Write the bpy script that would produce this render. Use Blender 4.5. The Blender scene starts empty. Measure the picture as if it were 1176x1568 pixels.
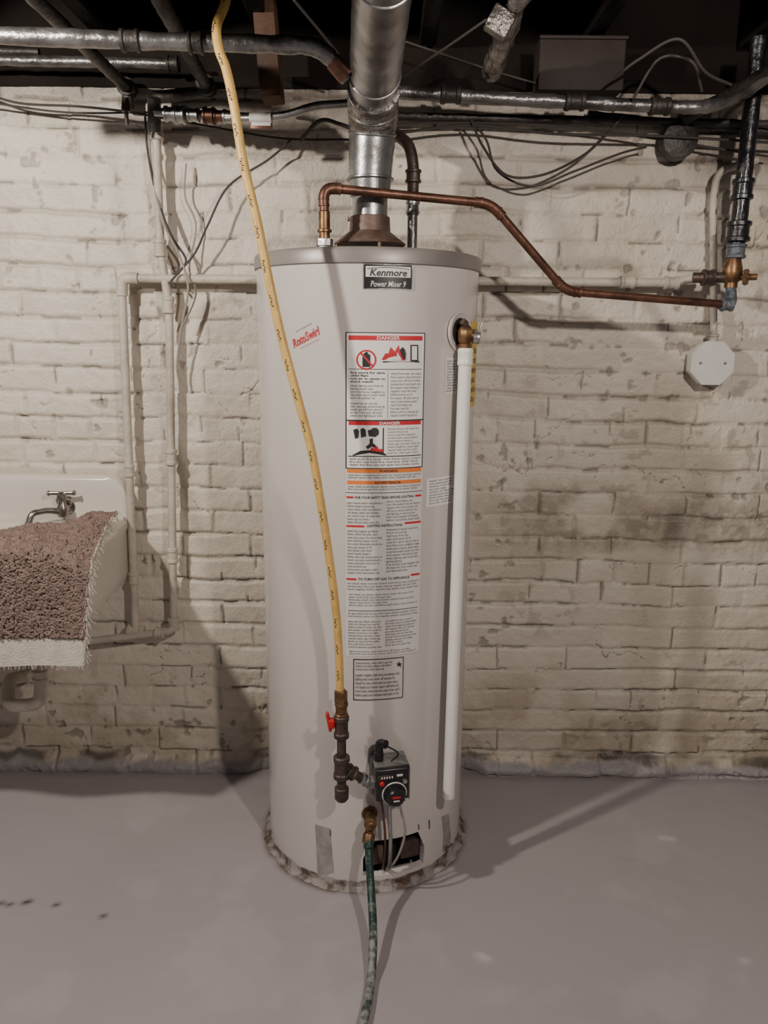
import bpy, bmesh, math, random
import numpy as np
from mathutils import Vector, Matrix
random.seed(7); rng = np.random.default_rng(7)
sc = bpy.context.scene
rad = math.radians

# ------------------------------------------------------------------ camera
CAMP = Vector((0, 0, 1.33)); F = 1178.0
RC = Matrix.Rotation(rad(77), 3, 'X') @ Matrix.Rotation(rad(0.6), 3, 'Z')
cd = bpy.data.cameras.new('camera'); cam = bpy.data.objects.new('camera', cd)
sc.collection.objects.link(cam); sc.camera = cam
cd.sensor_fit = 'VERTICAL'; cd.sensor_height = 36; cd.lens = F / 1568 * 36
cam.matrix_world = Matrix.Translation(CAMP) @ RC.to_4x4()
cd.clip_start = 0.02

def ray(u, v): return RC @ Vector(((u - 588) / F, -(v - 784) / F, -1))
def M(u, v, y):            # survey: point of the real plane at distance y
    d = ray(u, v); return CAMP + d * (y / d.y)
def MZ(u, v, z=0.0):
    d = ray(u, v); return CAMP + d * ((z - CAMP.z) / d.z)

WY = 2.17
TY = 1.895; TR = 0.260
TX = M(563, 500, TY).x
def T(u, v, r=TR):
    d = ray(u, v); ox, oy = -TX, -TY
    a = d.x**2 + d.y**2; b = 2 * (ox * d.x + oy * d.y); c = ox * ox + oy * oy - r * r
    t = (-b - math.sqrt(max(0, b * b - 4 * a * c))) / (2 * a)
    p = CAMP + d * t
    return math.atan2(p.x - TX, -(p.y - TY)), p.z
def cyl(th, z, r): return Vector((TX + r * math.sin(th), TY - r * math.cos(th), z))

# ------------------------------------------------------------------ materials
def mat(name, col, rough=0.5, metal=0.0, var=0.0, vscale=8, bump=0.0, bscale=40, col2=None, coat=0.0, detail=6, thr=None, spec=None):
    m = bpy.data.materials.new(name); m.use_nodes = True
    nt = m.node_tree; N = nt.nodes; L = nt.links; b = N['Principled BSDF']
    b.inputs['Base Color'].default_value = (*col, 1); b.inputs['Roughness'].default_value = rough
    b.inputs['Metallic'].default_value = metal; b.inputs['Coat Weight'].default_value = coat; b.inputs['Coat Roughness'].default_value = 0.12
    if spec is not None: b.inputs['Specular IOR Level'].default_value = spec
    tc = N.new('ShaderNodeTexCoord')
    if var or col2:
        n = N.new('ShaderNodeTexNoise'); n.inputs['Scale'].default_value = vscale; n.inputs['Detail'].default_value = detail
        L.new(tc.outputs['Object'], n.inputs['Vector'])
        r = N.new('ShaderNodeValToRGB')
        c2 = col2 if col2 else tuple(c * (1 - var) for c in col)
        lo, hi = thr if thr else (0.35, 0.65)
        r.color_ramp.elements[0].position = lo; r.color_ramp.elements[1].position = hi
        r.color_ramp.elements[0].color = (*c2, 1); r.color_ramp.elements[1].color = (*col, 1)
        L.new(n.outputs['Fac'], r.inputs['Fac']); L.new(r.outputs['Color'], b.inputs['Base Color'])
    if bump:
        n2 = N.new('ShaderNodeTexNoise'); n2.inputs['Scale'].default_value = bscale; n2.inputs['Detail'].default_value = 5
        L.new(tc.outputs['Object'], n2.inputs['Vector'])
        bp = N.new('ShaderNodeBump'); bp.inputs['Strength'].default_value = bump; bp.inputs['Distance'].default_value = 0.01
        L.new(n2.outputs['Fac'], bp.inputs['Height']); L.new(bp.outputs['Normal'], b.inputs['Normal'])
    return m

m_tank = mat('tank_enamel', (0.56, 0.525, 0.495), 0.24, var=0.05, vscale=3, bump=0.012, bscale=10, coat=0.4)
m_cap = mat('cap_grey', (0.25, 0.232, 0.215), 0.4, 0.2, var=0.2, vscale=10)
m_base = mat('base_grime', (0.27, 0.25, 0.24), 0.75, col2=(0.09, 0.06, 0.045), vscale=30, bump=0.5, bscale=60, thr=(0.42, 0.56))
m_black = mat('black_plastic', (0.010, 0.010, 0.011), 0.35)
m_iron = mat('black_iron', (0.045, 0.037, 0.034), 0.45, 0.4, vscale=60, bump=0.2, bscale=150, col2=(0.095, 0.062, 0.05))
m_dark = mat('dark_inside', (0.01, 0.008, 0.007), 0.9)
m_silver = mat('zinc', (0.46, 0.46, 0.46), 0.35, 0.9, var=0.3, vscale=50, bump=0.1, bscale=90)
m_vgrey = mat('valve_casting', (0.22, 0.215, 0.21), 0.45, 0.6, var=0.2, vscale=50)
m_galv = mat('galvanised_flue', (0.38, 0.38, 0.39), 0.33, 0.85, col2=(0.22, 0.215, 0.21), vscale=14, bump=0.4, bscale=14)
m_foil = mat('foil_tape', (0.42, 0.40, 0.38), 0.35, 0.85, col2=(0.12, 0.10, 0.09), vscale=28, bump=0.9, bscale=45)
m_rust = mat('rusty_hood', (0.16, 0.115, 0.095), 0.55, 0.3, col2=(0.10, 0.058, 0.042), vscale=30, bump=0.2, bscale=60)
m_copper = mat('copper_aged', (0.18, 0.082, 0.052), 0.42, 0.6, col2=(0.075, 0.036, 0.026), vscale=25, bump=0.1, bscale=90)
m_brass = mat('brass', (0.27, 0.155, 0.075), 0.42, 0.75, col2=(0.12, 0.062, 0.035), vscale=60)
m_pvc = mat('white_pvc', (0.76, 0.74, 0.70), 0.3, var=0.06, vscale=20)
m_yellow = mat('yellow_gas_sleeve', (0.66, 0.43, 0.13), 0.42, col2=(0.54, 0.34, 0.10), vscale=30, bump=0.1, bscale=80)
m_ink = mat('black_ink', (0.02, 0.02, 0.02), 0.6)
m_inkg = mat('grey_ink', (0.06, 0.06, 0.06), 0.6)
m_paper = mat('label_paper', (0.76, 0.74, 0.72), 0.4)
m_paper2 = mat('label_film', (0.62, 0.60, 0.58), 0.4)
m_red = mat('label_red', (0.50, 0.02, 0.03), 0.45)
m_orange = mat('label_orange', (0.72, 0.19, 0.035), 0.45)
m_redp = mat('red_handle', (0.42, 0.012, 0.014), 0.35)
m_tape = mat('duct_tape', (0.40, 0.385, 0.37), 0.4, 0.3, var=0.3, vscale=30, bump=0.3)
m_hose = mat('green_hose', (0.008, 0.036, 0.028), 0.4, col2=(0.13, 0.15, 0.14), vscale=45, thr=(0.33, 0.45), bump=0.2, bscale=120)
m_hose2 = mat('green_hose_dusty', (0.035, 0.055, 0.05), 0.55, col2=(0.24, 0.24, 0.235), vscale=60, thr=(0.42, 0.58), bump=0.3, bscale=120)
m_wpipe = mat('painted_pipe', (0.50, 0.455, 0.39), 0.5, col2=(0.40, 0.355, 0.295), vscale=14, bump=0.35, bscale=50)
m_dpipe = mat('dusty_pipe', (0.075, 0.068, 0.064), 0.5, 0.4, col2=(0.03, 0.026, 0.023), vscale=20, bump=0.4, bscale=60)
m_spipe = mat('silver_painted_pipe', (0.27, 0.265, 0.265), 0.35, 0.75, col2=(0.08, 0.075, 0.07), vscale=14, bump=0.5, bscale=40)
m_tar = mat('tarred_pipe', (0.008, 0.008, 0.011), 0.33, 0.0, bump=0.5, bscale=50, coat=0.15)
m_blue = mat('corroded_fitting', (0.06, 0.085, 0.125), 0.5, 0.3, col2=(0.16, 0.17, 0.18), vscale=80, bump=0.5, bscale=90)
m_cable = mat('cable_sheath', (0.045, 0.038, 0.034), 0.6)
m_cablew = mat('cable_painted', (0.28, 0.25, 0.215), 0.6)
m_enam = mat('sink_enamel', (0.62, 0.58, 0.52), 0.22, var=0.1, vscale=4, coat=0.3)
m_chrome = mat('chrome_worn', (0.42, 0.39, 0.36), 0.25, 0.95, var=0.4, vscale=60)
m_wood = mat('joist_wood', (0.013, 0.009, 0.007), 0.9, col2=(0.006, 0.004, 0.003), vscale=6, bump=0.5, bscale=30, spec=0.2)
m_wood2 = mat('brown_wood', (0.10, 0.045, 0.020), 0.75, col2=(0.035, 0.016, 0.009), vscale=12, bump=0.4, bscale=40)
m_box = mat('duct_box', (0.034, 0.023, 0.021), 0.7, 0.1, col2=(0.018, 0.012, 0.011), vscale=8)
m_white = mat('white_box', (0.66, 0.64, 0.61), 0.4, var=0.08, vscale=20)
m_fringe = mat('rug_backing', (0.60, 0.555, 0.48), 0.9, var=0.15, vscale=60, bump=0.5, bscale=300)
m_rug = mat('rug_pile', (0.235, 0.168, 0.145), 0.95, col2=(0.14, 0.095, 0.082), vscale=60)
m_yst = mat('yellow_sticker', (0.60, 0.43, 0.07), 0.5)

# ------------------------------------------------------------------ geometry helpers
class Acc:
    def __init__(s): s.v = []; s.f = []; s.mi = []; s.mats = []
    def add(s, verts, faces, m):
        if m not in s.mats: s.mats.append(m)
        k = s.mats.index(m); o = len(s.v)
        s.v += [tuple(p) for p in verts]
        for f in faces: s.f.append(tuple(i + o for i in f)); s.mi.append(k)
    def build(s, name, parent=None, sharp=38):
        me = bpy.data.meshes.new(name); me.from_pydata(s.v, [], s.f)
        for m in s.mats: me.materials.append(m)
        me.polygons.foreach_set('material_index', s.mi)
        me.polygons.foreach_set('use_smooth', [True] * len(s.f))
        me.update(); me.set_sharp_from_angle(angle=rad(sharp))
        o = bpy.data.objects.new(name, me); sc.collection.objects.link(o)
        if parent: o.parent = parent
        return o

def group(name):
    e = bpy.data.objects.new(name, None); e.empty_display_size = 0.1
    sc.collection.objects.link(e); return e

def fillet(pts, r, n=7):
    pts = [Vector(p) for p in pts]; out = [pts[0]]
    for i in range(1, len(pts) - 1):
        a, b, c = pts[i-1], pts[i], pts[i+1]
        d1 = (a - b); d2 = (c - b)
        rr = min(r, d1.length * 0.45, d2.length * 0.45)
        p, q = b + d1.normalized() * rr, b + d2.normalized() * rr
        for k in range(n + 1):
            t = k / n; out.append(p * (1-t)**2 + b * 2 * t * (1-t) + q * t * t)
    out.append(pts[-1]); return out

def smooth(pts, n=8):
    P = [Vector(p) for p in pts]; P = [2*P[0]-P[1]] + P + [2*P[-1]-P[-2]]; out = []
    for i in range(1, len(P) - 2):
        for k in range(n):
            t = k / n; a, b, c, d = P[i-1], P[i], P[i+1], P[i+2]
            out.append(0.5 * ((2*b) + (c-a)*t + (2*a-5*b+4*c-d)*t*t + (3*b-a-3*c+d)*t**3))
    out.append(P[-2]); return out

def tube(acc, pts, r, m, seg=14, cap=True):
    pts = [Vector(p) for p in pts]; n = len(pts)
    R = r if isinstance(r, (list, tuple)) else [r] * n
    tan = []
    for i in range(n):
        t = pts[min(i+1, n-1)] - pts[max(i-1, 0)]
        tan.append(t.normalized() if t.length > 1e-9 else Vector((0, 0, 1)))
    up = Vector((0, 0, 1)) if abs(tan[0].z) < 0.9 else Vector((1, 0, 0))
    nrm = (up - tan[0] * up.dot(tan[0])).normalized(); V = []; Fc = []
    for i in range(n):
        nrm = (nrm - tan[i] * nrm.dot(tan[i])).normalized(); bi = tan[i].cross(nrm)
        for k in range(seg):
            a = 2 * math.pi * k / seg
            V.append(pts[i] + (nrm * math.cos(a) + bi * math.sin(a)) * R[i])
    for i in range(n - 1):
        for k in range(seg):
            k2 = (k + 1) % seg
            Fc.append((i*seg+k, i*seg+k2, (i+1)*seg+k2, (i+1)*seg+k))
    if cap:
        Fc.append(tuple(reversed(range(seg)))); Fc.append(tuple(range((n-1)*seg, n*seg)))
    acc.add(V, Fc, m)

def lathe(acc, origin, axis, prof, m, seg=32):
    """prof: list of (distance along axis, radius)"""
    o = Vector(origin); ax = Vector(axis).normalized()
    up = Vector((0, 0, 1)) if abs(ax.z) < 0.9 else Vector((1, 0, 0))
    a1 = (up - ax * up.dot(ax)).normalized(); a2 = ax.cross(a1); V = []; Fc = []
    for (h, r) in prof:
        for k in range(seg):
            t = 2 * math.pi * k / seg
            V.append(o + ax * h + (a1 * math.cos(t) + a2 * math.sin(t)) * max(r, 1e-5))
    for i in range(len(prof) - 1):
        for k in range(seg):
            k2 = (k + 1) % seg
            Fc.append((i*seg+k, i*seg+k2, (i+1)*seg+k2, (i+1)*seg+k))
    Fc.append(tuple(reversed(range(seg)))); Fc.append(tuple(range((len(prof)-1)*seg, len(prof)*seg)))
    acc.add(V, Fc, m)

def collar(acc, p, axis, r, h, m, lip=0.15, seg=20):
    lathe(acc, Vector(p) - Vector(axis).normalized() * h / 2, axis,
          [(0, r*0.96), (h*0.05, r*(1+lip)), (h*0.22, r*(1+lip)), (h*0.27, r), (h*0.73, r), (h*0.78, r*(1+lip)), (h*0.95, r*(1+lip)), (h, r*0.96)], m, seg)

def box(acc, mtx, c, s, m, bev=0.002, segs=2):
    bm = bmesh.new(); bmesh.ops.create_cube(bm, size=1)
    bmesh.ops.scale(bm, vec=s, verts=bm.verts)
    if bev > 0: bmesh.ops.bevel(bm, geom=bm.edges[:], offset=bev, segments=segs, profile=0.5, affect='EDGES')
    bm.verts.index_update()
    V = [mtx @ (v.co + Vector(c)) for v in bm.verts]; Fc = [[v.index for v in f.verts] for f in bm.faces]
    acc.add(V, Fc, m); bm.free()
I4 = Matrix.Identity(4)

def frame(th, z, r):
    """local x = tangent (right), y = outward, z = up"""
    t = Vector((math.cos(th), math.sin(th), 0)); n = Vector((math.sin(th), -math.cos(th), 0))
    m = Matrix(((t.x, n.x, 0), (t.y, n.y, 0), (0, 0, 1))).to_4x4()
    m.translation = cyl(th, z, r); return m

def text2d(body, res=2, shear=0.0, offset=0.0, space=1.0, lines=1.0, align='LEFT'):
    cu = bpy.data.curves.new('t', 'FONT'); cu.body = body; cu.resolution_u = res; cu.size = 1
    cu.shear = shear; cu.offset = offset; cu.space_character = space; cu.space_line = lines; cu.align_x = align
    ob = bpy.data.objects.new('t', cu); sc.collection.objects.link(ob)
    dg = bpy.context.evaluated_depsgraph_get(); dg.update()
    me = bpy.data.meshes.new_from_object(ob.evaluated_get(dg))
    co = np.array([tuple(v.co)[:2] for v in me.vertices]); fs = [tuple(p.vertices) for p in me.polygons]
    bpy.data.objects.remove(ob); bpy.data.curves.remove(cu); bpy.data.meshes.remove(me)
    return co, fs

def ttext(acc, body, th, z, w, h, m, off=0.0014, rot=0, **k):
    """fit text into w x h, centred on the tank surface at (th,z)"""
    co, fs = text2d(body, **k); mn, mx = co.min(0), co.max(0); sz = mx - mn
    co = (co - (mn + mx) / 2)
    if h is None: co *= w / sz[0]
    else: co *= np.array([w / sz[0], h / sz[1]])
    c, s = math.cos(rot), math.sin(rot)
    co = np.stack([co[:, 0]*c - co[:, 1]*s, co[:, 0]*s + co[:, 1]*c], 1)
    acc.add([cyl(th + x / TR, z + y, TR + off) for x, y in co], fs, m)

def tpatch(acc, th0, th1, z0, z1, off, m):
    n = max(2, int(abs(th1 - th0) / 0.02) + 1); V = []; Fc = []
    for i in range(n + 1):
        t = th0 + (th1 - th0) * i / n
        V += [cyl(t, z0, TR + off), cyl(t, z1, TR + off)]
    for i in range(n): Fc.append((2*i, 2*i+2, 2*i+3, 2*i+1))
    acc.add(V, Fc, m)

def grid_obj(name, X, Y, Z, m, col=None):
    nz, nx = X.shape
    V = np.stack([X, Y, Z], -1).reshape(-1, 3)
    idx = np.arange(nz * nx).reshape(nz, nx)
    Fq = np.stack([idx[:-1, :-1], idx[:-1, 1:], idx[1:, 1:], idx[1:, :-1]], -1).reshape(-1, 4)
    me = bpy.data.meshes.new(name)
    me.vertices.add(len(V)); me.vertices.foreach_set('co', V.astype(np.float32).ravel())
    me.loops.add(Fq.size); me.loops.foreach_set('vertex_index', Fq.astype(np.int32).ravel())
    me.polygons.add(len(Fq)); me.polygons.foreach_set('loop_start', np.arange(0, Fq.size, 4, dtype=np.int32))
    me.polygons.foreach_set('use_smooth', np.ones(len(Fq), bool))
    me.update(calc_edges=True); me.validate()
    if col is not None:
        at = me.color_attributes.new('Col', 'FLOAT_COLOR', 'POINT')
        c4 = np.concatenate([col.reshape(-1, 3), np.ones((len(V), 1))], 1)
        at.data.foreach_set('color', c4.astype(np.float32).ravel())
    me.materials.append(m)
    o = bpy.data.objects.new(name, me); sc.collection.objects.link(o); return o

def vn(x, y, s, seed):
    r = np.random.default_rng(seed).random((256, 256)); x = x / s + 1000.3; y = y / s + 1000.7
    xi = np.floor(x).astype(int); yi = np.floor(y).astype(int); fx = x - xi; fy = y - yi
    fx = fx*fx*(3-2*fx); fy = fy*fy*(3-2*fy)
    g = lambda a, b: r[a % 256, b % 256]
    return (g(xi, yi)*(1-fx)+g(xi+1, yi)*fx)*(1-fy) + (g(xi, yi+1)*(1-fx)+g(xi+1, yi+1)*fx)*fy
def fbm(x, y, s, seed, o=4):
    t = 0; a = 0.5; n = 0
    for k in range(o): t = t + a * vn(x, y, s / 2**k, seed + k); n += a; a *= 0.5
    return t / n
def ss(a, b, x):
    t = np.clip((x - a) / (b - a), 0, 1); return t*t*(3-2*t)

# ------------------------------------------------------------------ wall_back (painted brick)
def attr_mat(name, rough, bump, bscale):
    m = mat(name, (0.5, 0.5, 0.5), rough, bump=bump, bscale=bscale)
    nt = m.node_tree; a = nt.nodes.new('ShaderNodeAttribute'); a.attribute_name = 'Col'
    nt.links.new(a.outputs['Color'], nt.nodes['Principled BSDF'].inputs['Base Color']); return m
xs = np.concatenate([np.arange(-2.4, -1.3, 0.02), np.arange(-1.3, 1.3, 0.0034), np.arange(1.3, 2.41, 0.02)])
zs = np.arange(-0.01, 1.962, 0.0034)
X, Z = np.meshgrid(xs, zs)
x2 = X + 0.012 * (fbm(X, Z, 0.09, 1) - 0.5) + 0.02 * (fbm(X, Z, 0.5, 5) - 0.5)
z2 = Z + 0.014 * (fbm(X, Z, 0.10, 11) - 0.5) + 0.03 * (fbm(X, Z, 0.6, 15) - 0.5)
ch = 0.0685; row = np.floor(z2 / ch).astype(int)
rr = np.random.default_rng(3).random(400)
hdr = (row % 6 == 3); bw = np.where(hdr, 0.105, 0.21)
xx = x2 + np.where(row % 2 == 0, 0.5, 0) * bw + rr[row % 400] * 0.05 + 20
colm = np.floor(xx / bw).astype(int); fx = xx / bw - colm; fz = z2 / ch - row
ddx = np.minimum(fx, 1 - fx) * bw; ddz = np.minimum(fz, 1 - fz) * ch
br = np.random.default_rng(4).random((512, 512)); bo = br[row % 512, colm % 512]; bo2 = br[colm % 512, (row * 7) % 512]
jm = fbm(X, Z, 0.25, 21); jf = fbm(X, Z, 0.05, 31)
gz = (1 - ss(0.0, 0.012, ddz)) * (0.28 + 1.05 * ss(0.35, 0.7, jm)) * (0.4 + 1.2 * jf)
gx = (1 - ss(0.0, 0.010, ddx)) * (0.04 + 1.05 * ss(0.42, 0.7, fbm(X, Z, 0.2, 41))) * (0.3 + 1.2 * jf)
g = np.maximum(gz, gx)
n1 = fbm(X, Z, 0.05, 51, 5) - 0.5; n2 = fbm(X, Z, 0.014, 61, 3) - 0.5
pit = ss(0.69, 0.77, fbm(X, Z, 0.035, 71, 3)) * ss(0.46, 0.6, fbm(X, Z, 0.4, 75, 2))
h = (bo - 0.5) * 0.0036 + (bo2 - 0.5) * 0.005 * (fz - 0.5) * 2 - g * 0.0056 + n1 * 0.0068 + n2 * 0.0018 - pit * 0.005
h = h + 0.010 * (fbm(X, Z, 0.8, 81) - 0.5)
crk = np.maximum(ss(0.0034, 0.0008, ddz) * ss(0.56, 0.60, fbm(X, Z, 0.07, 91)), ss(0.003, 0.0006, ddx) * ss(0.55, 0.59, fbm(X, Z, 0.06, 95)))
hl = np.abs(fbm(X, Z, 0.14, 97, 4) - 0.5)
crk = np.maximum(crk, ss(0.004, 0.001, hl) * ss(0.58, 0.64, fbm(X, Z, 0.13, 98)) * 0.9)
h = h - crk * 0.005
farm = ss(0.30, 0.38, np.abs(X - TX))
curb = ss(0.055, 0.015, Z + 0.02 * (fbm(X, Z, 0.08, 99) - 0.5)) * farm
h = h + curb * (0.03 + 0.01 * n1) + ss(0.12, 0.04, Z) * 0.008 * farm
h = np.where(np.abs(X - TX) < 0.3, np.minimum(h, 0.004), h)
base = np.array([0.60, 0.545, 0.465])
c = base[None, None] * (0.92 + 0.16 * fbm(X, Z, 0.3, 101))[..., None] * (0.95 + 0.08 * bo)[..., None]
c = c * (1 - 0.16 * np.clip(g, 0, 1))[..., None]
# damp stained band on the right, grime lower down
rowst = 0.10 * (bo - 0.5)
st = ss(0.15, 0.45, X) * np.exp(-((Z - 0.815 + 0.05 * (fbm(X, Z, 0.2, 111) - 0.5)) / 0.12)**4)
pt = ss(0.40, 0.58, fbm(X, Z, 0.13, 115, 6) + rowst + 0.12 * np.exp(-((Z - 0.76) / 0.035)**2))
pt = pt * (0.6 + 0.4 * ss(0.45, 0.6, fbm(X, Z, 0.02, 118, 3)))
sk = (st * pt * 0.78)[..., None]
c = c * (1 - sk) + np.array([0.27, 0.232, 0.175]) * sk
sm = np.exp(-(((X - 0.845 + 0.03 * (fbm(X, Z, 0.06, 119) - 0.5)) / 0.035)**2 + ((Z - 0.80) / 0.075)**2))[..., None] * 0.75
c = c * (1 - sm) + np.array([0.11, 0.095, 0.075]) * sm
rside = 0.4 + 0.6 * ss(0.1, 0.7, X)
dirt = (ss(0.48, 0.66, fbm(X, Z, 0.22, 121, 6)) * 0.42 * rside)[..., None]
c = c * (1 - dirt) + c * np.array([0.70, 0.64, 0.55]) * dirt
spk = (ss(0.62, 0.70, fbm(X, Z, 0.03, 127, 3)) * ss(0.45, 0.6, fbm(X, Z, 0.25, 129, 3)) * 0.4 * rside)[..., None]
c = c * (1 - spk) + np.array([0.22, 0.18, 0.135]) * spk
low = (ss(0.45, 0.05, Z + 0.1 * (fbm(X, Z, 0.2, 123) - 0.5)) * (0.25 + 0.5 * ss(0.4, 0.62, fbm(X, Z, 0.09, 125, 5))))[..., None]
c = c * (1 - low) + c * np.array([0.66, 0.61, 0.52]) * low
topz = 1.84 - 0.13 * ss(0.4, 0.9, X)  # grimy top band, dipped on the right to paint in joist/pipe shade
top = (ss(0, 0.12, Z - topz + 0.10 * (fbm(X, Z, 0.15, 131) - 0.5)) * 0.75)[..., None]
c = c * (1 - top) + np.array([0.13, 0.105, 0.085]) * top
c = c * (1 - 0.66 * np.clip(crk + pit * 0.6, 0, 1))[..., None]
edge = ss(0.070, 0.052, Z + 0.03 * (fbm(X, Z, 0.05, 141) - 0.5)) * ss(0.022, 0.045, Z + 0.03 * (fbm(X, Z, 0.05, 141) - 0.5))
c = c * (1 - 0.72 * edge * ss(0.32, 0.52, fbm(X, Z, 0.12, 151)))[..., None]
fl = ss(0.045, 0.03, Z + 0.03 * (fbm(X, Z, 0.05, 141) - 0.5))[..., None]
c = c * (1 - fl) + np.array([0.28, 0.26, 0.265]) * fl
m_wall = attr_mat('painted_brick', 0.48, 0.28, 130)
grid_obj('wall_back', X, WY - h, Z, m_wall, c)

# ------------------------------------------------------------------ floor
xf = np.concatenate([np.arange(-2.4, -1.2, 0.05), np.arange(-1.2, 1.2, 0.008), np.arange(1.2, 2.41, 0.05)])
yf = np.concatenate([np.arange(-1.4, 0.9, 0.05), np.arange(0.9, 2.22, 0.008)])
X, Y = np.meshgrid(xf, yf)
hf = 0.006 * (fbm(X, Y, 0.3, 201) - 0.5) + 0.0007 * (fbm(X, Y, 0.04, 211, 3) - 0.5)
plate = ss(0.55, 0.556, fbm(X, Y, 0.45, 221, 4)); hf = hf + 0.0009 * plate
dr = ss(0.36, 0.27, np.hypot(X - TX, Y - TY)); hf = hf * (1 - dr) - 0.001
base = np.array([0.318, 0.290, 0.302])
c = base * (0.93 + 0.14 * fbm(X, Y, 0.5, 231, 4))[..., None]
lt = (ss(0.60, 0.75, fbm(X, Y, 0.16, 261, 5)) * 0.25)[..., None]; c = c * (1 - lt) + np.array([0.41, 0.385, 0.39]) * lt
ring = np.exp(-((np.hypot(X - TX, Y - TY) - 0.274) / 0.010)**2) * (0.35 + 0.65 * ss(0.35, 0.6, fbm(X, Y, 0.04, 271)))
ring = ring[..., None] * 0.8
c = c * (1 - ring) + np.array([0.08, 0.055, 0.045]) * ring
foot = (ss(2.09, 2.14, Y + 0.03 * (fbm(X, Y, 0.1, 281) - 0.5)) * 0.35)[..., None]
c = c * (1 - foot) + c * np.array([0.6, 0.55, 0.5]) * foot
for (u, v) in [(2, 1383), (15, 1385), (38, 1382), (86, 1385), (45, 1380), (158, 1402)]:
    p = MZ(u, v); b = np.exp(-(((X-p.x)/0.009)**2 + ((Y-p.y)/0.007)**2)); c = c * (1 - 0.8 * b)[..., None]
for (u, v) in [(1028, 1283), (1015, 1282), (745, 1468), (735, 1462), (1140, 1470)]:
    p = MZ(u, v); b = np.exp(-(((X-p.x)/0.012)**2 + ((Y-p.y)/0.009)**2)); c = c * (1 + 0.35 * b)[..., None]; hf = hf + b * 0.002
m_floor = attr_mat('floor_paint', 0.30, 0.04, 60)
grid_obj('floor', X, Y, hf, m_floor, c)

# ------------------------------------------------------------------ ceiling, rim board, joists
a = Acc(); box(a, I4, (0, 0.45, 2.29), (4.8, 3.7, 0.03), m_wood, 0); a.build('ceiling')
a = Acc(); box(a, I4, (0, 2.25, 2.11), (4.8, 0.06, 0.33), m_wood, 0.003)
box(a, I4, (0, 2.235, 1.955), (4.8, 0.14, 0.03), m_wood, 0.004); a.build('trim_sill')
a = Acc()
for i in range(-5, 6):
    box(a, I4, (i * 0.41 + 0.1, 0.45, 2.165), (0.042, 3.5, 0.22), m_wood, 0.003)
a.build('ceiling_joists')
a = Acc(); p = M(396, 40, 1.98); q = M(428, 140, 2.10)
box(a, Matrix.Translation((p + q) / 2) @ Matrix.Rotation(rad(-4), 4, 'Y'), (0, 0, 0.03), (0.05, 0.08, 0.24), m_wood2, 0.003)
a.build('wood_blocking')

# ------------------------------------------------------------------ water heater
WH = group('water_heater')
a = Acc()
thA, zt = T(556, 1288); thB, _ = T(650, 1288); _, zb = T(600, 1338)
ths = list(np.linspace(-math.pi, thA, 90)[:-1]) + list(np.linspace(thA, thB, 14)[:-1]) + list(np.linspace(thB, math.pi, 80)[:-1])
zz = [0.012, zb, zt] + list(np.linspace(zt, 1.476, 9)[1:])
V = []; Fc = []; n = len(ths)
for z in zz:
    for t in ths: V.append(cyl(t, z, TR))
for i in range(len(zz) - 1):
    for k in range(n):
        tm = (ths[k] + ths[(k+1) % n]) / 2
        if i == 1 and thA < tm < thB and k < n - 1: continue
        k2 = (k + 1) % n; Fc.append((i*n+k, i*n+k2, (i+1)*n+k2, (i+1)*n+k))
a.add(V, Fc, m_tank)
for (t0, z0, t1, z1) in [(thA, zb, thB, zb), (thA, zt, thB, zt), (thA, zb, thA, zt), (thB, zb, thB, zt)]:
    k = 12; P1 = [cyl(t0+(t1-t0)*i/k, z0+(z1-z0)*i/k, TR) for i in range(k+1)]; P2 = [cyl(t0+(t1-t0)*i/k, z0+(z1-z0)*i/k, TR-0.018) for i in range(k+1)]
    a.add(P1 + P2, [(i, i+1, k+2+i, k+1+i) for i in range(k)], m_tank)
thm = (thB-thA)*0.13
for s0, s1 in ((thA, thA+thm), (thB, thB-thm)):
    a.add([cyl(s0, zt, TR), cyl(s1, zt, TR), cyl(s0, zt-(zt-zb)*0.5, TR)], [(0, 1, 2)], m_tank)
lathe(a, (TX, TY, 0.02), (0, 0, 1), [(0, TR-0.05), (0.2, TR-0.05)], m_dark, 64)
a.build('tank_jacket', WH)
a = Acc()
lathe(a, (TX, TY, 0), (0, 0, 1), [(1.470, TR+0.001), (1.472, TR+0.0045), (1.496, TR+0.0045), (1.502, TR+0.001), (1.504, TR-0.006), (1.498, TR-0.012), (1.497, TR-0.05), (1.499, 0.0)], m_cap, 128)
a.build('top_cap', WH)
a = Acc(); V = []; Fc = []; seg = 240
pr = [(TR-0.01, 0.026), (TR+0.0025, 0.023), (TR+0.004, 0.010), (TR+0.009, 0.005), (TR+0.016, 0.0)]
for (r, z) in pr:
    for k in range(seg):
        t = 2*math.pi*k/seg; w = 0.0035 * math.sin(t*9+1.3) * math.sin(t*23) + random.uniform(-0.001, 0.001)
        rr_ = r + (w if z < 0.015 else 0) - (0.012 if math.cos(t) < -0.7 else 0) * (1 if z < 0.015 else 0)
        V.append(cyl(t, z + (w * 0.8 if 0.005 < z < 0.025 else 0), rr_))
for i in range(len(pr)-1):
    for k in range(seg):
        k2 = (k+1) % seg; Fc.append((i*seg+k, i*seg+k2, (i+1)*seg+k2, (i+1)*seg+k))
a.add(V, Fc, m_base); a.build('base_ring', WH)
a = Acc()
f = frame((thA+thB)/2, (zb+zt)/2, TR)
box(a, f, (0.045, -0.03, -0.005), (0.05, 0.02, 0.05), m_iron, 0.003)
box(a, f, (-0.045, -0.035, -0.012), (0.045, 0.015, 0.05), m_rust, 0.003)
a.build('burner_assembly', WH)

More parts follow.
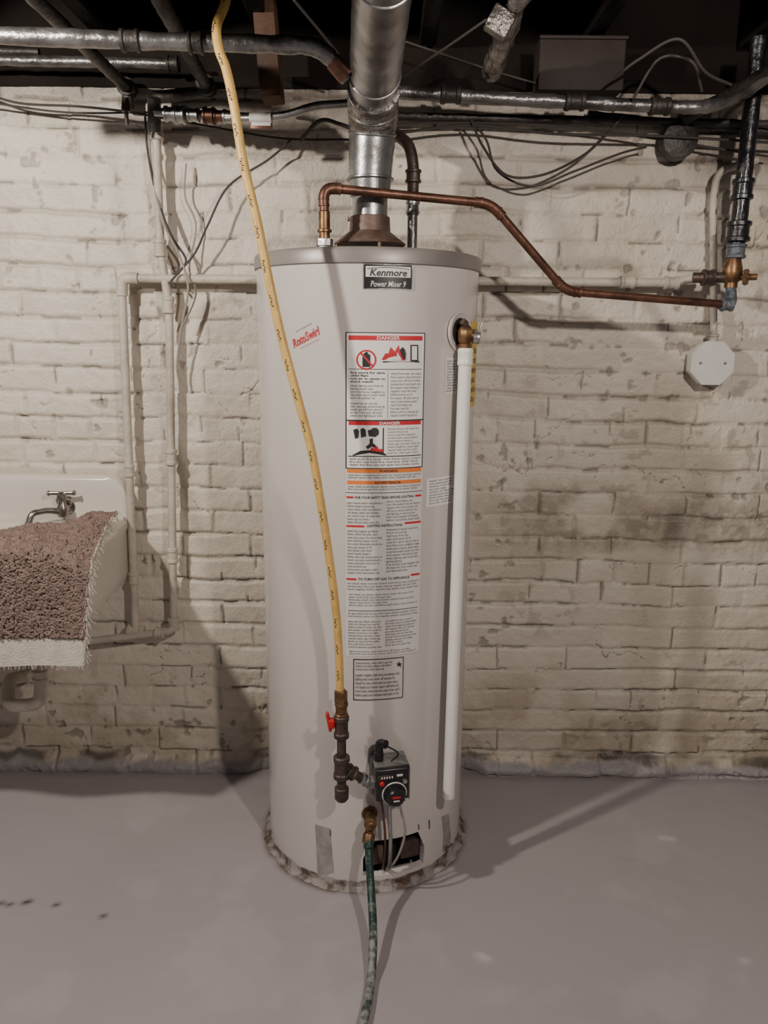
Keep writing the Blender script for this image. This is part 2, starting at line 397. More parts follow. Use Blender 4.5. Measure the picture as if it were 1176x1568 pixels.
# ---- labels
LB = Acc()
thL, _ = T(529, 515); thR, _ = T(651, 515)
tv = lambda v: T(590, v)[1]
def rect(a0, a1, v0, v1, m, off): tpatch(LB, thL+(thR-thL)*a0, thL+(thR-thL)*a1, tv(v1), tv(v0), off, m)
def ltx(body, a0, a1, v0, v1, m=m_ink, **k):
    ttext(LB, body, thL+(thR-thL)*(a0+a1)/2, (tv(v0)+tv(v1))/2, (thR-thL)*(a1-a0)*TR, tv(v0)-tv(v1), m, **k)
def poly(pts, m, off=0.0016):
    c0 = (sum(p[0] for p in pts)/len(pts), sum(p[1] for p in pts)/len(pts))
    V = [cyl(*T(u, v), TR+off) for u, v in [c0] + list(pts)]; n = len(pts)
    LB.add(V, [(0, 1+i, 1+(i+1) % n) for i in range(n)], m)
W = 'gas vapors water heater do not store use flammable liquids near this area always check for leaks before lighting pilot turn knob off wait five minutes smell open window call supplier from neighbor phone follow instructions never tank burner may cause fire injury death read manual control push in hold match flame air scald child hot test temperature'.split()
def para(lines, chars, ragged=False):
    out = []
    for i in range(lines):
        s = ''
        tgt = chars * (random.uniform(0.55, 1.0) if (ragged and random.random() < 0.35) else 1.0)
        while len(s) < tgt: s += random.choice(W) + ' '
        out.append(s[:int(tgt)])
    return '\n'.join(out)
rect(0, 1, 509, 645, m_ink, 0.0004); rect(0.015, 0.985, 510.5, 643, m_paper, 0.0008)
rect(0.04, 0.96, 514, 521, m_red, 0.0012); ltx('DANGER', 0.38, 0.66, 514.8, 520, m_paper, off=0.0016, offset=0.02)
rect(0.04, 0.96, 565, 566, m_inkg, 0.0012)
rect(0.515, 0.52, 568, 640, m_inkg, 0.0012)
ltx(para(4, 19, True), 0.06, 0.48, 569, 586, offset=0.02)
ltx(para(5, 28, True), 0.06, 0.48, 589, 612); ltx(para(5, 28, True), 0.06, 0.48, 616, 639)
ltx(para(13, 26, True), 0.55, 0.95, 570, 639)
def circ(u, v, r, m, off, n=28): poly([(u + r*math.cos(2*math.pi*i/n), v + r*math.sin(2*math.pi*i/n)) for i in range(n)], m, off)
circ(561, 551, 15.5, m_red, 0.0012); circ(561, 551, 12.8, m_paper, 0.0015)
poly([(555, 543), (567, 543), (567, 562), (555, 562)], m_ink, 0.0018); poly([(557, 541), (562, 538), (565, 543), (557, 543)], m_ink, 0.0018)
poly([(551, 541), (553, 539), (572, 560), (570, 562)], m_red, 0.0021)
poly([(584, 551), (590, 541), (593, 545), (598, 531), (603, 541), (610, 528), (613, 540), (619, 533), (617, 543), (622, 540), (620, 552)], m_red, 0.0015)
poly([(600, 551), (603, 545), (607, 547), (608, 539), (612, 546), (615, 551)], m_paper, 0.0018)
poly([(628, 528), (640, 528), (640, 553), (628, 553)], m_ink, 0.0015); poly([(630, 530), (638, 530), (638, 551), (630, 551)], m_paper, 0.0018)
poly([(612, 536), (616, 531), (620, 536), (621, 550), (617, 550), (614, 543)], m_ink, 0.002)
poly([(586, 553), (642, 553), (642, 555), (586, 555)], m_ink, 0.0018)
rect(0, 1, 643, 718, m_ink, 0.0005); rect(0.015, 0.985, 645, 716.5, m_paper, 0.0009)
rect(0.04, 0.96, 645, 651, m_red, 0.0012); ltx('DANGER', 0.42, 0.68, 645.7, 650.2, m_paper, off=0.0016, offset=0.02)
ltx(para(9, 26, True), 0.52, 0.95, 655, 696)
rect(0.03, 0.97, 698, 699.4, m_ink, 0.0013); ltx(para(3, 46, False), 0.05, 0.96, 701, 714, offset=0.005)
poly([(541, 658), (547, 656), (550, 660), (549, 670), (544, 672)], m_ink); poly([(552, 657), (556, 655), (560, 658), (561, 668), (553, 670)], m_ink)
poly([(563, 659), (569, 657), (571, 655), (577, 655), (580, 659), (580, 665), (575, 669), (565, 668)], m_ink); rect(0.46, 0.475, 655, 696, m_ink, 0.0013)
poly([(566, 672), (571, 671), (571, 680), (566, 680)], m_ink); poly([(560, 684), (566, 679), (572, 679), (579, 685), (577, 688), (570, 683), (563, 688)], m_ink)
poly([(539, 697), (552, 690), (566, 689), (580, 689), (592, 696), (590, 697.5), (578, 692), (566, 692), (552, 693), (542, 697.5)], m_ink)
poly([(566, 690), (569, 685), (572, 688), (576, 682), (580, 688), (585, 687), (587, 692), (576, 691)], m_red, 0.0022)
rect(0, 1, 718, 1004, m_paper2, 0.0007)
rect(0.02, 0.98, 718, 724, m_orange, 0.0011); ltx('WARNING', 0.42, 0.66, 719, 723.2, m_ink, off=0.0015, offset=0.02)
ltx(para(2, 52), 0.03, 0.97, 726, 733)
rect(0.02, 0.98, 736, 741.5, m_orange, 0.0011); ltx('ADVERTENCIA', 0.36, 0.70, 736.8, 741, m_ink, off=0.0015, offset=0.02)
ltx(para(2, 52), 0.03, 0.97, 743.5, 751)
rect(0, 1, 754, 755, m_inkg, 0.0012)
rect(0.01, 0.10, 760, 763, m_red, 0.0011); rect(0.9, 0.99, 760, 763, m_red, 0.0011)
ltx('FOR YOUR SAFETY READ BEFORE LIGHTING', 0.12, 0.88, 759.5, 763.5, offset=0.02)
ltx(para(7, 30, True), 0.02, 0.47, 768, 801, m_inkg); ltx(para(7, 30, True), 0.52, 0.98, 766, 798, m_inkg)
rect(0.01, 0.24, 804, 807, m_red, 0.0011); rect(0.76, 0.99, 801, 804, m_red, 0.0011); ltx('LIGHTING INSTRUCTIONS', 0.27, 0.73, 802.5, 806.5, offset=0.02)
ltx(para(14, 30, True), 0.02, 0.47, 811, 879, m_inkg); ltx(para(14, 30, True), 0.52, 0.98, 809, 877, m_inkg)
rect(0.01, 0.14, 885, 888, m_red, 0.0011); rect(0.86, 0.99, 882, 885, m_red, 0.0011); ltx('TO TURN OFF GAS TO APPLIANCE', 0.16, 0.84, 884, 888, offset=0.02)
ltx(para(3, 60, True), 0.02, 0.98, 891, 904, m_inkg); ltx(para(5, 58, True), 0.04, 0.96, 908, 928, m_inkg)
rect(0.03, 0.97, 934, 935, m_inkg, 0.0012)
ltx(para(2, 60), 0.03, 0.97, 937, 945, m_inkg)
ltx(para(10, 28, True), 0.03, 0.47, 949, 992, m_inkg); ltx(para(10, 28, True), 0.52, 0.96, 949, 990, m_inkg)
ltx(para(2, 60, True), 0.05, 0.95, 995, 1002, m_inkg)
def outl(a0, a1, v0, v1, m, t=1.3):
    da = t / 122
    rect(a0, a1, v0, v0+t, m, 0.001); rect(a0, a1, v1-t, v1, m, 0.001); rect(a0, a0+da, v0, v1, m, 0.001); rect(a1-da, a1, v0, v1, m, 0.001)
outl(0.10, 0.78, 1008, 1071, m_ink)
ltx(para(3, 34, True), 0.13, 0.62, 1012, 1026, m_inkg); ltx(para(6, 44, True), 0.13, 0.74, 1030, 1066, m_inkg)
poly([(611 + (5 if i % 2 == 0 else 2)*math.sin(math.pi*i/5), 1017 - (5 if i % 2 == 0 else 2)*math.cos(math.pi*i/5)) for i in range(10)], m_ink)
# badge
b0, zB1 = T(556, 404); b1, _ = T(632, 404); zB0 = T(594, 443)[1]; bz = lambda v: T(594, v)[1]; bc = (b0+b1)/2
ba = lambda k: b0 + (b1-b0)*k
tpatch(LB, b0, b1, zB0, zB1, 0.0012, m_silver); tpatch(LB, ba(.02), ba(.98), bz(441.8), bz(405.2), 0.0018, m_black)
tpatch(LB, ba(.05), ba(.95), bz(424.5), bz(408), 0.0024, m_paper2)
ttext(LB, 'Kenmore', bc, bz(417.5), (b1-b0)*TR*0.74, bz(412)-bz(423), m_ink, off=0.003, shear=0.25, offset=0.02)
V = [cyl(ba(.08+.84*i/16), bz(411.5 - 2.2*math.sin(math.pi*i/16)), TR+.003) for i in range(17)] + [cyl(ba(.08+.84*i/16), bz(412.3 - 2.2*math.sin(math.pi*i/16)), TR+.003) for i in range(17)]
LB.add(V, [(i, i+1, 18+i, 17+i) for i in range(16)], m_ink)
ttext(LB, 'Power Miser 9', bc, bz(435), (b1-b0)*TR*0.70, bz(430.5)-bz(439.5), m_paper, off=0.003, shear=0.2, offset=0.005)
t0, z0 = T(468, 516)
ttext(LB, 'RotoSwirl', t0, z0, 0.075, 0.019, m_red, rot=rad(24), shear=0.3, offset=0.015)
ttext(LB, 'with energy saving', t0-0.02, z0+0.019, 0.045, 0.005, m_inkg, rot=rad(24))
ttext(LB, 'self cleaning system', t0+0.04, z0-0.014, 0.05, 0.004, m_red, rot=rad(24))
def sticker(u0, v0, u1, v1, m, lines=5, ch=14, ink=m_inkg):
    ta, za = T(u0, v0); tb, zb_ = T(u1, v0); _, zc = T((u0+u1)/2, v1)
    tpatch(LB, ta, tb, zc, za, 0.0008, m)
    if lines: ttext(LB, para(lines, ch, True), (ta+tb)/2, (za+zc)/2, (tb-ta)*TR*0.85, (za-zc)*0.88, ink, off=0.0014)
sticker(682, 548, 708, 603, m_paper2, 12, 14); sticker(653, 733, 698, 773, m_paper, 9, 22)
sticker(721, 492, 731, 620, m_yst, 8, 14, m_ink)
LB.build('safety_labels', WH)
a = Acc()
LB = a
def rag(pts, m, off): poly(pts, m, off)
for (pts) in [[(483, 1262), (505, 1268), (508, 1300), (511, 1335), (487, 1345), (485, 1300)], [(676, 1250), (687, 1246), (690, 1278), (688, 1300), (678, 1305), (679, 1275)]]:
    rag(pts, m_tape, 0.0012)
rag([(678, 1296), (692, 1290), (695, 1302), (686, 1312)], m_foil, 0.002)
for (u, v, l) in [(656, 1255, 14), (681, 1190, 30), (505, 1270, 10), (640, 1262, 8)]:
    rag([(u, v), (u+1.6, v), (u+2, v+l), (u+0.4, v+l)], m_rust, 0.0013)
a.build('tape_patches', WH)

# ---- gas control valve
a = Acc()
th, z = T(592, 1180); f = frame(th, z, TR)
box(a, f, (0, 0.012, 0.002), (0.084, 0.03, 0.092), m_vgrey, 0.004)
box(a, f, (0, 0.045, 0.002), (0.078, 0.04, 0.082), m_black, 0.006, 3)
box(a, f, (0.0405, 0.035, 0.0), (0.003, 0.05, 0.085), m_vgrey, 0.001)
tf = f @ Matrix.Translation((0.0, 0.030, 0.046)) @ Matrix.Rotation(rad(-6), 4, 'X')
box(a, tf, (0, 0, 0), (0.080, 0.050, 0.007), m_vgrey, 0.003)
box(a, f, (-0.020, 0.066, 0.024), (0.030, 0.003, 0.012), m_iron, 0.001)
for i in range(5): box(a, f, (-0.026+i*0.006, 0.0675, 0.024), (0.003, 0.002, 0.005), m_paper2, 0.0003)
box(a, f, (0.016, 0.066, 0.026), (0.014, 0.002, 0.005), m_paper2, 0.0005)
kp = f @ Vector((0.004, 0.062, -0.020)); kn = (f.to_3x3() @ Vector((0, 1, 0)))
lathe(a, kp, kn, [(0, 0.0295), (0.004, 0.0295), (0.005, 0.0285)], m_paper2, 36)
lathe(a, kp + kn*0.004, kn, [(0, 0.0275), (0.002, 0.027), (0.003, 0.023), (0.018, 0.021), (0.022, 0.018)], m_black, 32)
box(a, f @ Matrix.Translation((0.004, 0.0885, -0.020)), (0, 0, 0.004), (0.020, 0.002, 0.005), m_redp, 0.0005)
box(a, f @ Matrix.Translation((0.004, 0.0885, -0.020)), (0, 0, -0.005), (0.014, 0.002, 0.003), m_paper2, 0.0004)
for i in range(14):
    t = 2*math.pi*i/14; box(a, f @ Matrix.Translation((0.004, 0.074, -0.020)) @ Matrix.Rotation(t, 4, 'Y'), (0.0225, 0, 0), (0.003, 0.016, 0.003), m_black, 0.0005)
lathe(a, f @ Vector((-0.026, 0.064, 0.010)), kn, [(0, 0.006), (0.006, 0.006), (0.008, 0.004)], m_redp, 20)
lathe(a, f @ Vector((0.028, 0.064, 0.010)), kn, [(0, 0.006), (0.006, 0.005)], m_silver, 20)
lathe(a, f @ Vector((-0.038, 0.04, 0.0)), f.to_3x3() @ Vector((-1, 0, 0)), [(0, 0.017), (0.012, 0.017), (0.013, 0.014), (0.02, 0.014)], m_vgrey, 6)
lathe(a, f @ Vector((-0.026, 0.03, 0.05)), (0, 0, 1), [(0, 0.011), (0.02, 0.011), (0.022, 0.008), (0.035, 0.008)], m_black, 20)
tube(a, fillet([f @ Vector((-0.026, 0.03, 0.075)), f @ Vector((-0.026, 0.034, 0.095)), f @ Vector((-0.014, 0.05, 0.098))], 0.01), 0.010, m_black, 16)
lathe(a, f @ Vector((0.0, 0.04, -0.038)), (0, 0, -1), [(0, 0.012), (0.014, 0.012), (0.016, 0.008), (0.02, 0.008)], m_brass, 6)
tube(a, smooth([f @ Vector((-0.02, 0.04, 0.095)), f @ Vector((0.01, 0.07, 0.085)), f @ Vector((0.0, 0.05, 0.055))]), 0.002, m_black, 8)
a.build('gas_control_valve', WH)
a = Acc()
hp = lambda u, v, y: M(u, v, y)
tube(a, smooth([hp(596, 1212, 1.575), hp(597, 1250, 1.585), hp(598, 1290, 1.59), hp(596, 1325, 1.63), hp(590, 1330, 1.67)]), 0.0045, m_silver, 10)
tube(a, smooth([hp(578, 1208, 1.585), hp(586, 1240, 1.59), hp(590, 1290, 1.60), hp(587, 1325, 1.64), hp(584, 1328, 1.67)]), 0.0028, m_copper, 8)
tube(a, smooth([hp(607, 1210, 1.575), hp(614, 1240, 1.58), hp(620, 1275, 1.58), hp(610, 1310, 1.59), hp(596, 1330, 1.62), hp(590, 1332, 1.67)]), 0.003, m_cablew, 8)
a.build('burner_tubes', WH)

# ---- T&P relief valve
a = Acc()
th, z = T(703, 508); f = frame(th, z, TR); nn = f.to_3x3() @ Vector((0, 1, 0))
lathe(a, f @ Vector((0, 0, 0)), nn, [(0, 0.044), (0.004, 0.044), (0.006, 0.040), (0.003, 0.036), (0.002, 0.0)], m_tank, 40)
lathe(a, f @ Vector((0, 0.001, 0)), nn, [(0, 0.03), (0.004, 0.029)], m_dark, 30)
vp = M(713, 512, 1.705)
tube(a, [f @ Vector((0, 0.0, 0.006)), vp + Vector((0, 0, 0.0))], 0.011, m_brass, 16)
lathe(a, vp + Vector((0, 0, -0.035)), (0, 0, 1), [(0, 0.015), (0.014, 0.015), (0.016, 0.012), (0.022, 0.016), (0.042, 0.017), (0.050, 0.012), (0.056, 0.006)], m_brass, 8)
tube(a, [vp, vp + Vector((0.026, -0.004, -0.006))], 0.010, m_brass, 14)
lathe(a, vp + Vector((0.018, -0.004, -0.006)), (1, -0.15, -0.1), [(0, 0.012), (0.008, 0.014), (0.013, 0.012), (0.014, 0.006)], m_silver, 18)
box(a, Matrix.Translation(vp + Vector((0.028, -0.008, 0.008))) @ Matrix.Rotation(rad(15), 4, 'Y'), (0, 0, 0), (0.003, 0.011, 0.032), m_silver, 0.001)
lathe(a, vp + Vector((0.0, -0.005, 0.02)), (-0.6, -0.3, 0.5), [(0, 0.008), (0.012, 0.008), (0.014, 0.005)], m_iron, 10)
a.build('relief_valve', WH)
a = Acc()
p0, p1 = M(713, 533, 1.70), M(687, 1220, 1.675)
tube(a, [p0, p1], 0.0145, m_pvc, 24)
collar(a, p0 + (p1-p0)*0.018, p1-p0, 0.0165, 0.035, m_pvc, 0.03)
a.build('discharge_pipe')

# ---- drain valve
a = Acc()
th, z = T(566, 1245); f = frame(th, z, TR); nn = f.to_3x3() @ Vector((0, 1, 0))
lathe(a, f @ Vector((0, 0, 0)), nn, [(0, 0.019), (0.004, 0.019), (0.005, 0.012), (0.03, 0.011), (0.032, 0.015), (0.046, 0.015), (0.049, 0.011)], m_brass, 20)
lathe(a, f @ Vector((0, 0.0, 0)), nn, [(0.049, 0.012), (0.053, 0.012), (0.056, 0.008)], m_brass, 10)
vb = f @ Vector((0, 0.036, -0.006))
hb = M(564, 1288, 1.585)
tube(a, [vb, hb + (vb-hb)*0.45], 0.010, m_brass, 16)
lathe(a, hb + (vb-hb)*0.5, hb-vb, [(0, 0.012), (0.004, 0.0145), (0.022, 0.0145), (0.024, 0.011), (0.035, 0.010)], m_brass, 18)
a.build('drain_valve', WH)
a = Acc()
hs = [hb + (vb-hb)*0.1, M(565, 1312, 1.565), M(568, 1360, 1.525), M(571, 1410, 1.465), M(571, 1455, 1.405)]
for (u, v) in [(568, 1500), (562, 1540), (553, 1580), (540, 1650), (520, 1750)]:
    p = MZ(u, v, 0.011); hs.append(p)
hsm = smooth(hs, 10)
tube(a, hsm[:33], 0.0092, m_hose, 16); tube(a, hsm[32:], 0.0092, m_hose2, 16)
lathe(a, hs[0] + Vector((0, 0, 0.004)), hs[1]-hs[0], [(0, 0.012), (0.02, 0.012), (0.022, 0.010)], m_hose, 18)
a.build('garden_hose')

# ---- draft hood and flue
a = Acc()
hc = Vector((TX+0.004, TY, 1.5))
lathe(a, hc + Vector((0, 0, 0.032)), (0, 0, 1), [(0.0, 0.082), (0.002, 0.084), (0.005, 0.082), (0.018, 0.064), (0.026, 0.054), (0.030, 0.048), (0.062, 0.046), (0.064, 0.043)], m_rust, 48)
lathe(a, hc, (0, 0, 1), [(-0.002, 0.055), (0.002, 0.055), (0.004, 0.045)], m_iron, 32)
for k in range(4):
    t = k * math.pi/2 + 0.3
    tube(a, [hc + Vector((0.078*math.cos(t), 0.078*math.sin(t), 0.036)), hc + Vector((0.082*math.cos(t), 0.082*math.sin(t), 0.0)), hc + Vector((0.095*math.cos(t), 0.095*math.sin(t), -0.003))], 0.004, m_rust, 8)
a.build('draft_hood', WH)
a = Acc()
fz = hc.z + 0.09
P = [Vector((hc.x, TY, fz)), Vector((hc.x, TY, M(570, 262, TY).z)), M(571, 190, 1.885), M(571, 148, 1.83)]
top1 = M(584, 0, 1.5); P += [top1, top1 + (top1 - P[-1])*1.6]
lathe(a, P[0], (0, 0, 1), [(0, 0.041), (0.045, 0.041), (0.047, 0.043)], m_silver, 40)
path = fillet(P[1:], 0.06, 8); path = [P[1] - Vector((0, 0, 0.055))] + path
rs = [0.046] + [0.052]*(len(path)-2) + [0.054]; rs[1] = 0.050
pp = []; r2 = []
for i in range(len(path)-1):
    nsub = max(1, int((path[i+1]-path[i]).length/0.01))
    for k in range(nsub):
        t = k/nsub; pp.append(path[i].lerp(path[i+1], t)); r2.append(rs[i]*(1-t)+rs[i+1]*t + random.uniform(-0.0006, 0.0006))
tube(a, pp, r2, m_galv, 40)
for s in (3, 12, 20, 27, 34, 60):
    if s < len(pp)-1:
        d = pp[s+1]-pp[s]; lathe(a, pp[s], d, [(0, 0.052), (0.002, 0.0550), (0.005, 0.0550), (0.007, 0.052)], m_galv, 40)
tube(a, [p + Vector((0.018, -0.048, 0.0)) if i > 14 else p + Vector((0.018, -0.044, 0)) for i, p in enumerate(pp) if i < 24], 0.0025, m_galv, 6)
q = [i for i in range(14, 30)]
tube(a, [pp[i] for i in q], [0.0545 + random.uniform(-0.0015, 0.0025) for i in q], m_foil, 36)
lathe(a, P[0] + Vector((-0.047, 0, 0.0)), (-1, 0, 0), [(0, 0.004), (0.004, 0.006), (0.006, 0.003)], m_silver, 10)
a.build('flue_pipe')

# ---- hot outlet and copper line
a = Acc()
ho = M(497, 372, 1.80); ho.z = 1.4985
up = M(494, 292, 1.80)
lathe(a, ho, (0, 0, 1), [(0, 0.020), (0.01, 0.020), (0.012, 0.015), (0.02, 0.015), (0.022, 0.019), (0.036, 0.019), (0.038, 0.013)], m_silver, 8)
lathe(a, ho + Vector((0, 0, 0.038)), (0, 0, 1), [(0, 0.012), (0.012, 0.012), (0.013, 0.016), (0.018, 0.016), (0.02, 0.0125), (0.055, 0.0125), (0.058, 0.010)], m_brass, 18)
tube(a, [ho + Vector((0, 0, 0.05)), Vector((ho.x, ho.y, up.z - 0.02))], 0.0105, m_copper, 16)
pth = [Vector((ho.x, ho.y, up.z - 0.05)), Vector((ho.x-0.002, ho.y, M(497, 287, 1.8).z)), M(752, 312, 1.88), M(866, 446, 1.93), M(1108, 466, 1.985)]
fp = fillet(pth, 0.028, 8); tube(a, fp, 0.0098, m_copper, 18)
for i in range(1, 4):
    for j in (-1, 1):
        d = (pth[i+j]-pth[i]).normalized(); collar(a, pth[i]+d*0.03, d, 0.0118, 0.018, m_copper, 0.08)
k = fillet([pth[0], pth[1], pth[2]], 0.026, 8)[1:-1]; tube(a, k, 0.0122, m_copper, 16)
k = fillet([pth[1], pth[2], pth[3]], 0.03, 8)[1:-1]; tube(a, k, 0.0118, m_copper, 16)
k = fillet([pth[2], pth[3], pth[4]], 0.03, 8)[1:-1]; tube(a, k, 0.0118, m_copper, 16)
a.build('copper_pipe')
# ---- cold inlet
a = Acc()
ci = M(631, 372, 1.93); ci.z = 1.4985
lathe(a, ci, (0, 0, 1), [(0, 0.016), (0.012, 0.016), (0.014, 0.012)], m_silver, 8)
czt = M(630, 255, 1.95).z
tube(a, fillet([ci, Vector((ci.x, ci.y, M(630, 318, 1.93).z))], 0.01), 0.0118, m_spipe, 16)
tube(a, fillet([Vector((ci.x, ci.y, M(630, 330, 1.93).z)), Vector((ci.x, ci.y, czt)), M(627, 222, 1.94), M(600, 200, 1.99), M(570, 190, 2.02)], 0.03), 0.0135, m_iron, 18)
collar(a, Vector((ci.x, ci.y, M(630, 318, 1.93).z)), (0, 0, 1), 0.0145, 0.03, m_silver)
collar(a, Vector((ci.x, ci.y, M(630, 270, 1.93).z)), (0, 0, 1), 0.0165, 0.03, m_iron)
a.build('cold_water_pipe')

# ------------------------------------------------------------------ gas supply: yellow hose + valve + iron fittings
GS = group('gas_supply_line')
a = Acc()
Y0 = 1.575
hpz = [(352, -60, 1.62), (346, 0, 1.60), (332, 40, 1.59), (335, 75, 1.58), (346, 105, 1.57), (358, 160, 1.56), (372, 245, 1.55), (394, 340, 1.545), (412, 430, 1.54), (432, 520, 1.54), (456, 610, 1.54), (477, 690, 1.545), (492, 775, 1.55), (505, 860, 1.56), (515, 940, 1.57), (519, 1000, Y0), (521, 1062, Y0)]
hz = smooth([M(*p) for p in hpz], 12)
tube(a, hz, [0.0086 + 0.0003*(i % 2) for i in range(len(hz))], m_yellow, 18)
acc_len = 0; nxt = 0.06; mk = 0
for i in range(1, len(hz)):
    seg_l = (hz[i]-hz[i-1]).length; acc_len += seg_l
    if acc_len > nxt:
        nxt += 0.062; mk += 1
        d = (hz[i]-hz[i-1]).normalized(); fr = Vector((0, -1, 0)); fr = (fr - d*fr.dot(d)).normalized(); sd = d.cross(fr)
        for j in range(6):
            b0_ = hz[i] + d*(j*0.0040); w = 0.0010 + 0.0006*((j*7+mk) % 2); h1 = 0.0012
            sx = 0.0025 + (0.0008 if (j+mk) % 3 else -0.0008)
            c_ = b0_ + fr*math.sqrt(0.0093**2 - sx*sx) + sd*sx
            a.add([c_-sd*w-d*h1, c_+sd*w-d*h1, c_+sd*w+d*h1, c_-sd*w+d*h1], [(0, 1, 2, 3)], m_ink)
a.build('yellow_gas_hose', GS)
a = Acc()
gx = M(522, 1062, Y0); zv = lambda v: M(523, v, Y0).z
xg = M(523, 1150, Y0).x
def vcol(z0, z1, r, m, **k): collar(a, (xg, Y0, (z0+z1)/2), (0, 0, 1), r, abs(z0-z1), m, **k)
lathe(a, (gx.x, Y0, zv(1056)), (0, 0, -1), [(0, 0.011), (0.004, 0.0145), (0.03, 0.0145), (0.034, 0.012), (0.05, 0.012)], m_brass, 6)
vcol(zv(1098), zv(1075), 0.013, m_brass); vcol(zv(1130), zv(1095), 0.015, m_iron)
tube(a, [(xg, Y0, zv(1180)), (xg, Y0, zv(1090))], 0.0105, m_iron, 18)
lathe(a, (xg-0.01, Y0, zv(1104)), (-1, -0.1, 0), [(0, 0.008), (0.018, 0.008), (0.02, 0.006)], m_brass, 14)
box(a, Matrix.Translation((xg-0.028, Y0-0.004, zv(1104))) @ Matrix.Rotation(rad(-10), 4, 'Y'), (0, 0, 0), (0.007, 0.014, 0.046), m_redp, 0.003, 3)
box(a, Matrix.Translation((xg-0.022, Y0-0.004, zv(1106))), (0, 0, 0), (0.016, 0.020, 0.022), m_redp, 0.005, 3)
vcol(zv(1192), zv(1157), 0.0165, m_iron, lip=0.14)
tz = T(592, 1180)[1]; ftmp = frame(T(592, 1180)[0], tz, TR); endp = ftmp @ Vector((-0.05, 0.04, 0))
tp = Vector((xg, Y0, zv(1174)))
tube(a, [tp, endp], 0.0105, m_iron, 18); collar(a, tp.lerp(endp, 0.33), endp-tp, 0.015, 0.022, m_iron)
collar(a, tp.lerp(endp, 0.8), endp-tp, 0.0125, 0.018, m_silver)
tube(a, [(xg, Y0, zv(1215)), (xg, Y0, zv(1180))], 0.0105, m_iron, 18)
lathe(a, (xg, Y0, zv(1205)), (0, 0, -1), [(0, 0.014), (0.002, 0.0165), (0.028, 0.016), (0.034, 0.012)], m_iron, 18)
a.build('shutoff_valve_and_drip_leg', GS)

# ------------------------------------------------------------------ pipes on the wall, left
a = Acc(); PY = WY - 0.045
r1 = 0.0115
p1 = [M(392, 428, PY), M(186, 426, PY), M(208, 975, PY)]
p1[0] = p1[0] + (p1[0]-p1[1]).normalized()*0.12
tube(a, fillet(p1, 0.025), r1, m_wpipe, 16)
tube(a, fillet([p1[1]+(p1[0]-p1[1]).normalized()*0.045, p1[1], p1[1]+(p1[2]-p1[1]).normalized()*0.045], 0.028), r1*1.3, m_wpipe, 16)
d1 = p1[2]-p1[1]
for t in (0.51, 0.82): collar(a, p1[1]+d1*t, d1, r1*1.2, 0.035, m_wpipe)
p2 = [M(238, 180, PY), M(246, 385, PY), M(259, 470, PY), M(266, 955, PY), M(262, 966, PY-0.01), M(120, 984, PY-0.01)]
tube(a, fillet(p2, 0.02), r1*0.95, m_wpipe, 16)
for (u, v) in [(245, 380), (258, 467), (262, 700), (264, 850), (240, 200)]:
    collar(a, M(u, v, PY), (0.02, 0, 1), r1*1.28, 0.045, m_wpipe)
collar(a, p2[3], (0, 0, 1), r1*1.35, 0.04, m_wpipe); collar(a, M(208, 966, PY), (1, 0, -0.1), r1*1.4, 0.05, m_wpipe)
collar(a, M(245, 969, PY-0.01), (1, 0, -0.1), r1*1.3, 0.03, m_wpipe)
a.build('water_pipe')
a = Acc()
p3 = [M(700, 430, PY), M(1035, 433, PY), M(1080, 420, PY-0.03)]
tube(a, fillet(p3, 0.03), r1, m_wpipe, 16)
collar(a, M(960, 432, PY), (1, 0, 0), r1*1.25, 0.04, m_wpipe); collar(a, M(1028, 433, PY), (1, 0, 0), r1*1.3, 0.04, m_wpipe)
a.build('water_pipe.001')
# brass / flex assembly top-left
a = Acc()
s0, s1 = M(196, 172, 2.04), M(405, 181, 1.99)
tube(a, [M(236, 150, 2.05), M(236, 200, 2.08)], 0.016, m_dpipe, 14)
tube(a, [M(238, 172, 2.05), s1], 0.0105, m_silver, 16)
for (u, r, m) in [(262, 0.016, m_silver), (278, 0.019, m_silver), (298, 0.014, m_silver), (322, 0.017, m_copper), (338, 0.013, m_copper), (352, 0.014, m_silver)]:
    collar(a, s0.lerp(s1, (u-196)/209), s1-s0, r, 0.028, m)
tube(a, fillet([M(346, 181, 2.0), M(385, 181, 1.99), M(440, 177, 1.98), M(480, 162, 1.97), M(560, 157, 1.97)], 0.04), 0.0095, m_silver, 14)
tube(a, [M(383, 181, 1.985), M(416, 180, 1.98)], 0.0115, m_white, 14)
lathe(a, M(192, 150, 2.03), (0, 0, -1), [(0, 0.008), (0.02, 0.011), (0.03, 0.011), (0.032, 0.005), (0.06, 0.005)], m_iron, 12)
p = M(400, 193, 1.975); box(a, Matrix.Translation(p), (0, 0, 0), (0.05, 0.0015, 0.012), m_copper, 0.0005); box(a, Matrix.Translation(p + Vector((0.0, -0.002, 0.004))), (0, 0, 0), (0.045, 0.0015, 0.008), m_white, 0.0005)
a.build('flexible_water_connector')

